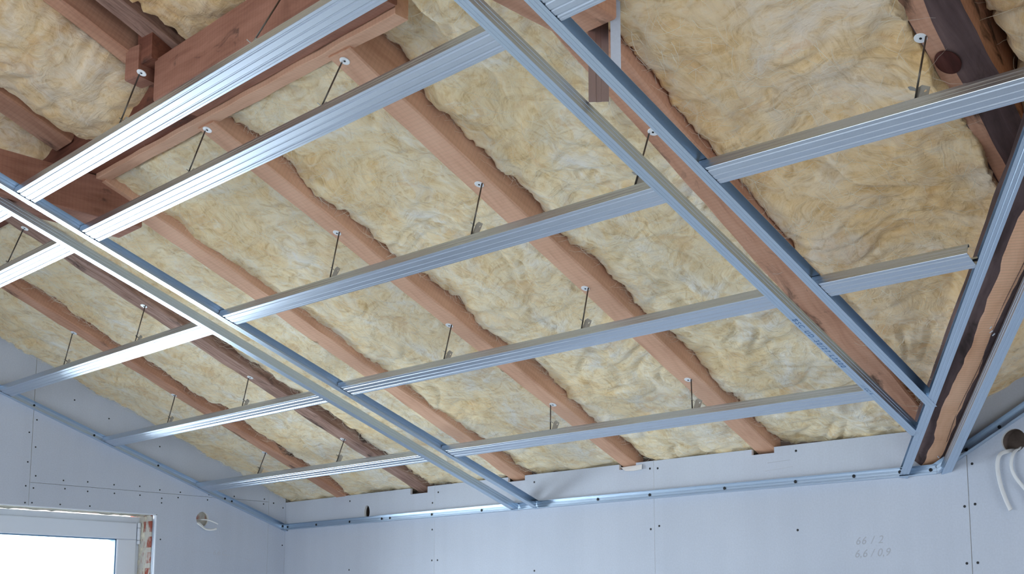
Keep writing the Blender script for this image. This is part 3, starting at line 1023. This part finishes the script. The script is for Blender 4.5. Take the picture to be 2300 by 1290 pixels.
TA, TB, TC, TD, TE = 2.302, 2.089, 1.565, 1.048, 0.516
mid = (1.8165, 3.6185)
left = (0.002, 1.7095)
profs = [
    ceiling_profile(mid[0], mid[1], TA, 2.308, 'galvanised ceiling profile nearest the top, glaring white, in the middle field'),
    ceiling_profile(mid[0], mid[1], TB, TB, 'galvanised ceiling profile, second from the top in the middle field'),
    ceiling_profile(mid[0], mid[1], 1.570, 1.532, 'galvanised ceiling profile, third from the top in the middle field, slightly skewed'),
    ceiling_profile(mid[0], mid[1], 1.050, 1.045, 'galvanised ceiling profile, second from the back wall in the middle field'),
    ceiling_profile(mid[0], mid[1], TE + 0.001, TE, 'galvanised ceiling profile nearest the back wall in the middle field'),
    ceiling_profile(left[0], left[1], TA, TA, 'short visible end of a galvanised profile at the far left edge, above the next one'),
    ceiling_profile(left[0], left[1], 2.09, 2.09, 'bright galvanised profile left of the left rail pair at the left picture edge'),
    ceiling_profile(left[0], left[1], 1.56, 1.56, 'galvanised ceiling profile from the left wall, highest of the three fully seen there'),
    ceiling_profile(left[0], left[1], 1.038, 1.038, 'galvanised ceiling profile from the left wall, middle of the three fully seen there'),
    ceiling_profile(left[0], left[1], 0.511, 0.511, 'galvanised ceiling profile from the left wall, lowest one next to the back wall'),
    ceiling_profile(3.7215, 4.85, 2.094, 2.090, 'galvanised profile at the top edge right of the hanging steel stub'),
    ceiling_profile(3.7215, 4.445, 1.542, 1.514, 'galvanised ceiling profile in the right field crossing the bark rafter'),
    ceiling_profile(3.7215, 4.110, 1.046, 1.040, 'short galvanised ceiling profile in the right field, lower one'),
]


def track(P0, P1, up, sec, label, name='edge_track', mat=ZINC_B, grp=None):
    P0, P1 = Vector(P0), Vector(P1)
    o = sheet(name, sec, (P1 - P0).length, 0.0006, mat)
    o.matrix_world = frame(P0, P1 - P0, up)
    tag(o, label, 'metal track', grp)
    return o


# frame(): x up-slope (S), z = N, y = N x S = +X  -> UD opens towards +X, UDm towards -X
SEND = 3.4
track(PL(1.814, 0.012), PL(1.814, SEND), NV, UD, 'left rail pair, right-hand steel track with blue inner side', grp=None)
track(PL(1.712, 0.012), PL(1.712, SEND), NV, UDm, 'left rail pair, left-hand steel track showing its plain grey back')
r2b = track(PL(3.6205, 0.285), PL(3.6195, SEND), NV, UDm, 'right rail pair, left-hand steel track with printed blue lettering')
track(PL(3.7160, 0.440), PL(3.7195, SEND), NV, UD, 'right rail pair, right-hand steel track with teal inner side')
# along the valley (direction VD); N x VD points to the left
VN = NV.cross(VD)
track(PL(3.4455, 0.0), PL(3.4455 + 0.664 * 2.9, 2.9), NV, UDm, 'steel track along the left edge of the valley beam')
# right edge of the valley: opens to the right, lies in the second slope
N2 = Vector((-SB, 0, CB))
b0 = PL(3.5580, 0.0, 0.004)
b1_ = PL(3.5580 + 0.664 * 2.9, 2.9, 0.004)
track(b0, b1_, (NV + N2 * 0.6).normalized(), UD, 'steel track along the right edge of the valley beam')

# wall tracks
# left wall: x up slope, z=N, y=-X ; open towards +X -> UDm
tl = track(PL(0.0008, 0.0), PL(0.0008, 3.4), NV, UD, 'steel wall track climbing the left gable wall')
for (y, z) in [(-1.359, 2.495), (-1.071, 2.391), (-0.741, 2.28), (-0.367, 2.147), (-0.327, 2.140 - 0.004), (-0.017, 2.027)]:
    screw((0.0022, y, z), (1, 0, 0), tl, 0.0052, 'track_screw')
# back wall: x = +X, z = up, y = +Y ; open towards the room (-Y)
tb = track((0.0, -0.0008, 2.0065), (3.545, -0.0008, 2.0065), (0, 0, 1), UDm, 'long level steel track along the back wall')
for (x, z) in [(0.026, 2.022), (0.276, 2.021), (0.551, 2.021), (0.799, 2.022), (0.86, 2.022), (1.158, 2.021), (1.485, 2.02), (1.8, 2.022), (2.149, 2.023), (2.408, 2.022),
               (2.749, 2.022), (3.04, 2.023), (3.26, 2.024), (3.422, 2.024), (3.525, 2.022)]:
    screw((x, -0.0024, z), (0, -1, 0), tb, 0.0058, 'track_screw')
tr = track((3.552, -0.0008, 2.0075), (3.552 + 2.0, -0.0008, 2.0075 + 1.128), (0, 0, 1), UDm, 'steel wall track rising to the right on the back wall')
for (x, z) in [(3.578, 2.037), (3.642, 2.075), (3.748, 2.134)]:
    screw((x, -0.0024, z), (0, -1, 0), tr, 0.0058, 'track_screw')


# ------------------------------------------------------------------ lettering
def text_mesh(name, body, size, mat, M, parent, extrude=0.0, shear=0.0, spacing=1.0):
    cu = bpy.data.curves.new(name, 'FONT')
    cu.body = body
    cu.size = size
    cu.shear = shear
    cu.space_character = spacing
    cu.extrude = 0.0001
    cu.align_x = 'LEFT'
    tmp = bpy.data.objects.new(name, cu)
    COL.objects.link(tmp)
    bpy.context.view_layer.update()
    dg = bpy.context.evaluated_depsgraph_get()
    me = bpy.data.meshes.new_from_object(tmp.evaluated_get(dg))
    COL.objects.unlink(tmp)
    bpy.data.objects.remove(tmp)
    me.materials.clear()
    me.materials.append(mat)
    o = link(bpy.data.objects.new(name, me), parent)
    o.matrix_world = M
    return o


# reading down the slope on the underside of the left-hand track of the right pair
tm = frame(PL(3.6195, 0.985, -0.0003), -SV, -NV)      # x down the slope, z facing the room
# y axis of tm: (-N) x (-S) = N x S = -X
tm2 = Matrix.Translation(Vector((-0.0205, 0, 0)))
text_mesh('printed_lettering', 'BSC UD 30/27 L3000', 0.0205, INK, tm @ Matrix.Translation(Vector((0, -0.0205, 0))), r2b, spacing=1.50, shear=0.15)
text_mesh('printed_lettering', '::: CC 4', 0.0150, INK, tm @ Matrix.Translation(Vector((0.372, -0.020, 0))), r2b, spacing=1.2, shear=0.15)
BW = lambda x, z: frame((x, -0.0003, z), (1, 0, 0.02), (0, -1, 0))
text_mesh('pencil_note', '66 / 2', 0.036, PENCIL, BW(3.255, 1.797), wbk, shear=0.3, spacing=1.15)
text_mesh('pencil_note', '6,6 / 0,9', 0.036, PENCIL, BW(3.250, 1.755), wbk, shear=0.3, spacing=1.05)


def stroke(pts, wall, mat, r=0.0007):
    if wall == 'L':
        q = [Vector((0.0002, a, b)) for a, b in pts]
        return tube('pencil_line', smoothpath(q, 5), r, mat, wl, 6, 0.3, (1, 0, 0))
    q = [Vector((a, -0.0002, b)) for a, b in pts]
    return tube('pencil_line', smoothpath(q, 5), r, mat, wbk, 6, 0.3, (0, 1, 0))


stroke([(-0.545, 1.870), (-0.48, 1.875), (-0.43, 1.872)], 'L', PENCIL_L)
stroke([(-0.35, 1.862), (-0.29, 1.860), (-0.24, 1.850), (-0.19, 1.835)], 'L', PENCIL_L)
text_mesh('pencil_note', '6,6 C', 0.034, PENCIL_L, frame((0.0003, -0.425, 1.862), (0, 1, 0), (1, 0, 0)), wl, shear=0.2)
ck = tube('crack', [PL(VX(q / 20) + 0.035 + 0.004 * math.sin(q * 0.7), q / 20, 0.0397 - q / 20 * 0.003) for q in range(3, 40)], 0.0007, BARK, vb, 6)
ck.matrix_parent_inverse = vb.matrix_world.inverted()
stroke([(2.93, 2.098), (3.00, 2.100), (3.02, 2.101)], 'B', PENCIL)
stroke([(2.92, 2.070), (2.99, 2.074), (3.03, 2.077)], 'B', PENCIL_L)
stroke([(0.58, 1.945), (0.62, 1.944), (0.70, 1.943)], 'B', PENCIL_L, 0.0005)
stroke([(0.905, 1.835), (0.94, 1.840), (0.955, 1.836), (1.0, 1.845), (1.03, 1.838), (1.07, 1.850)], 'B', PENCIL_L, 0.0006)
stroke([(0.91, 1.795), (0.95, 1.799), (0.99, 1.795), (1.03, 1.800)], 'B', PENCIL_L, 0.0006)

# ------------------------------------------------------------------ holes with cables
for (ctr, r, wallM, par) in (((-0.489, 2.036), 0.040, LEFTM, wl), ((3.787, 2.089), 0.040, BACKM, wbk), ((0.683, 2.060), 0.036, BACKM, wbk)):
    n = 28
    V, Fc = [], []
    for (rr, dep) in ((r, TH), (r * 0.95, 0.060), (0.001, 0.066)):
        for i in range(n):
            a = 2 * math.pi * i / n
            V.append(wallM(ctr[0] + rr * math.cos(a), ctr[1] + rr * math.sin(a), dep))
    for j in range(2):
        for i in range(n):
            q, p = j * n + i, j * n + (i + 1) % n
            Fc.append((q, p, p + n, q + n))
    mesh_obj('hole_lining', V, Fc, FOAM if par is wl else DARK, par, smooth=True)

c1 = tube('cable', smoothpath([(-0.045, -0.500, 2.020), (-0.010, -0.508, 2.018), (0.012, -0.497, 2.000), (0.022, -0.478, 1.985), (0.034, -0.452, 1.984), (0.044, -0.434, 1.990)], 6),
          0.0135, CABLE_W, None, 12, 0.25, (0.35, 0, 0.9))
tag(c1, 'short white flat cable hanging out of the round hole beside the window, lower end', 'cable', 'cable ends at the left wall hole')
c2 = tube('cable', smoothpath([(-0.045, -0.486, 2.034), (-0.005, -0.482, 2.034), (0.018, -0.462, 2.030), (0.034, -0.435, 2.018), (0.040, -0.424, 2.012)], 6),
          0.0085, CABLE_W, None, 12, 0.35, (0, 0, 1))
tag(c2, 'thin white cable sticking out sideways from the round hole beside the window', 'cable', 'cable ends at the left wall hole')
c3 = tube('cable', smoothpath([(3.785, 0.040, 2.062), (3.772, -0.002, 2.058), (3.752, -0.022, 2.046), (3.744, -0.024, 2.010), (3.750, -0.022, 1.955), (3.764, -0.020, 1.905), (3.776, -0.022, 1.878)], 8),
          0.0066, CABLE, None, 12, 0.35, (0, 1, 0))
tag(c3, 'white flat cable hanging down from the right wall hole, left strand', 'cable', 'cables at the right wall hole')
c4 = tube('cable', smoothpath([(3.806, 0.040, 2.064), (3.803, -0.004, 2.062), (3.792, -0.022, 2.045), (3.786, -0.026, 2.010), (3.796, -0.024, 1.975), (3.826, -0.020, 1.930), (3.842, -0.020, 1.900)], 8),
          0.0066, CABLE, None, 12, 0.35, (0.4, 1, 0))
tag(c4, 'white flat cable hanging from the right wall hole, right strand at the picture edge', 'cable', 'cables at the right wall hole')

# paper flap under the rafter end
pf = mesh_obj('paper_flap', [(2.268, -0.002, 2.139), (2.375, -0.004, 2.142), (2.378, -0.010, 2.122), (2.340, -0.014, 2.119), (2.300, -0.013, 2.122)], [(0, 1, 2, 3, 4)], PLASTER, wbk)
md = pf.modifiers.new('thickness', 'SOLIDIFY')
md.thickness = 0.0006

# ------------------------------------------------------------------ wire hangers
first_hanger = None


def build_hanger():
    """origin on the profile, local x along the wall, z along the roof normal; rod length is baked by z scale of the rod"""
    t = empty('wire_hanger')
    # clip: bent plate with two holes standing on the profile
    n = 16
    outer = [(-0.013, 0.0), (0.013, 0.0), (0.013, 0.046), (-0.004, 0.056), (-0.013, 0.052)]
    h1 = circ(0.002, 0.016, 0.0032, 12)
    h2 = circ(0.004, 0.040, 0.0032, 12)
    clip = slab('clip', outer, [h1, h2], lambda u, v, d: Vector((u, d + 0.006 * math.sin(v * 40), v)), 0.0012, [CLIPM, CLIPM], t)
    sp = mesh_obj('spring_leaf', [(-0.012, -0.006, 0.044), (-0.012, 0.006, 0.044), (-0.022, 0.008, 0.052), (-0.030, 0.008, 0.056), (-0.030, -0.002, 0.056), (-0.022, -0.006, 0.052)],
                  [(0, 1, 2, 5), (5, 2, 3, 4)], CLIPM, t)
    m1 = sp.modifiers.new('thickness', 'SOLIDIFY')
    m1.thickness = 0.0008
    ft = boxes('clip_foot', [(-0.040, 0.013, -0.006, 0.006, -0.0010, 0.0010)], CLIPM, t)
    rod = tube('rod', [(-0.012, 0, 0.004), (-0.012, 0, 1.0)], 0.0021, WIREM, t, 8)
    w = disc('washer', 0.0132, 0.0018, WASH, t, 26, 0.0, 0.0)
    sc = disc('screw_head', 0.0028, 0.0012, SCREW, w, 12, 0.0, 0.0006)
    sc.location = (0, 0, -0.0016)
    return t


def hanger(x, s, xr, sr, label, dr=None, side=1):
    """x,s: foot on the profile; xr,sr: washer on the rafter"""
    global first_hanger
    if first_hanger is None:
        first_hanger = build_hanger()
        t = first_hanger
    else:
        t = first_hanger.copy()
        COL.objects.link(t)
        for ch in list(first_hanger.children):
            c = ch.copy()
            COL.objects.link(c)
            c.parent = t
            c.matrix_parent_inverse = Matrix()
            for g in list(ch.children):
                q = g.copy()
                COL.objects.link(q)
                q.parent = c
    d0 = 0.0275
    d1 = (RB(sr) if dr is None else dr)
    A = PL(x, s, d0)
    Bp = PL(xr, sr, d1)
    t.matrix_world = frame(A, XV, NV)
    # y local = N x X = (0, c, -s) = -S
    loc = t.matrix_world.inverted() @ Bp
    for c in t.children:
        nm = c.name.split('.')[0]
        if nm == 'washer':
            c.location = loc
        elif nm == 'rod':
            a = Vector((-0.012, 0, 0.004))
            b = loc + Vector((0.0115 * side, 0.0, -0.001))
            v = b - a
            ax = Vector((0, 0, 1)).rotation_difference(v)
            c.matrix_basis = Matrix.Translation(a) @ ax.to_matrix().to_4x4() @ Matrix.Diagonal((1, 1, v.length / 0.996, 1)) @ Matrix.Translation(-Vector((-0.012, 0, 0.004)))
    tag(t, label, 'hanger', 'wire hangers holding the ceiling profiles')
    return t


XR1 = [(2.984, 2.120), (2.990, 1.590), (2.953, 1.080), (2.984, 0.546)]
WR1 = [(2.974, 2.100), (2.963, 1.599), (2.930, 1.091), (2.927, 0.540)]
LB = ['third from the top', 'second', 'third', 'fourth']
names1 = ['steel wire hanger on the wide salmon rafter, topmost, just below the purlin',
          'steel wire hanger on the wide salmon rafter, second from the top',
          'steel wire hanger on the wide salmon rafter, second from the back wall',
          'steel wire hanger on the wide salmon rafter, nearest the back wall']
for (f, w_, lab, sd) in zip(XR1, WR1, names1, (-1, 1, 1, 1)):
    hanger(f[0] + 0.004, f[1], w_[0], w_[1], lab, side=sd)
XR2 = [(2.385, 2.120), (2.387, 1.600), (2.353, 1.080), (2.368, 0.546)]
WR2 = [(2.363, 2.112), (2.348, 1.612), (2.317, 1.080), (2.316, 0.528)]
names2 = ['steel wire hanger at the top of the rafter with the paper flap',
          'steel wire hanger on the rafter with the paper flap, second from the top',
          'steel wire hanger on the rafter with the paper flap, second from the back wall',
          'steel wire hanger on the rafter with the paper flap, nearest the back wall']
for (f, w_, lab, sd) in zip(XR2, WR2, names2, (-1, 1, 1, -1)):
    hanger(f[0] + 0.002, f[1], w_[0], w_[1], lab, side=sd)
WR4 = [(1.159, 2.111), (1.141, 1.605), (1.106, 1.070), (1.074, 0.533)]
names4 = ['wire hanger on the dark brown rafter, topmost, near the left picture edge',
          'wire hanger on the dark brown rafter, second from the top',
          'wire hanger on the dark brown rafter, with bright washer, second from the back wall',
          'wire hanger on the dark brown rafter, nearest the back wall']
for (w_, lab, t_, sd) in zip(WR4, names4, (2.12, 1.59, 1.068, 0.541), (-1, 1, -1, 1)):
    hanger(w_[0] + 0.03, t_, w_[0], w_[1], lab, side=sd)
WR5 = [(0.547, 1.600), (0.514, 1.079), (0.467, 0.532)]
names5 = ['wire hanger on the pink worn rafter nearest the left wall, topmost',
          'wire hanger on the pink worn rafter nearest the left wall, middle one',
          'wire hanger on the pink worn rafter nearest the left wall, lowest']
for (w_, lab, t_, sd) in zip(WR5, names5, (1.59, 1.068, 0.541), (-1, 1, 1)):
    hanger(w_[0] + 0.03, t_, w_[0], w_[1], lab, side=sd)
hanger(3.535, 1.578, 3.530, 1.567, 'wire hanger seen between the two rails of the right pair', side=-1)
hanger(4.213, 1.560, 4.196, 1.562, 'wire hanger beside the bark rafter in the right field', side=1)
hanger(2.410, 2.345, 2.365, 2.337, 'wire hanger by the wood blocks in the upper left, with bright ring', dr=0.248, side=-1)
hanger(3.010, 2.345, 2.990, 2.300, 'wire hanger in front of the thick purlin at the top edge', dr=0.30, side=-1)

# ------------------------------------------------------------------ hanging steel stub and gypsum offcut, top centre
st = empty('steel_stub')
st.matrix_world = frame((3.640, -1.742, 2.640), (0, 0, 1), (0.64, -0.77, 0))
sheet('channel', [(-0.021, -0.016), (-0.021, 0.0), (-0.006, 0.0), (-0.005, -0.0012), (0.005, -0.0012), (0.006, 0.0), (0.021, 0.0), (0.021, -0.022)], 0.30, 0.0007,
      m_zinc('brown_tinted_steel', (0.40, 0.31, 0.30), 0.40), st)  # brown reflection of the surroundings put into the base colour
tag(st, 'short hanging steel channel stub beside the tie beam end at top centre', 'metal profile')
gs = boxes('gypsum_strip', [(-0.0105, 0.0105, -0.010, 0.010, 0.0, 0.40)], [BOARD][0])
gs.matrix_world = Matrix.Translation((3.684, -1.738, 2.688)) @ Matrix.Rotation(math.radians(40), 4, 'Z')
tag(gs, 'narrow upright strip of gypsum board behind the steel stub', 'board')
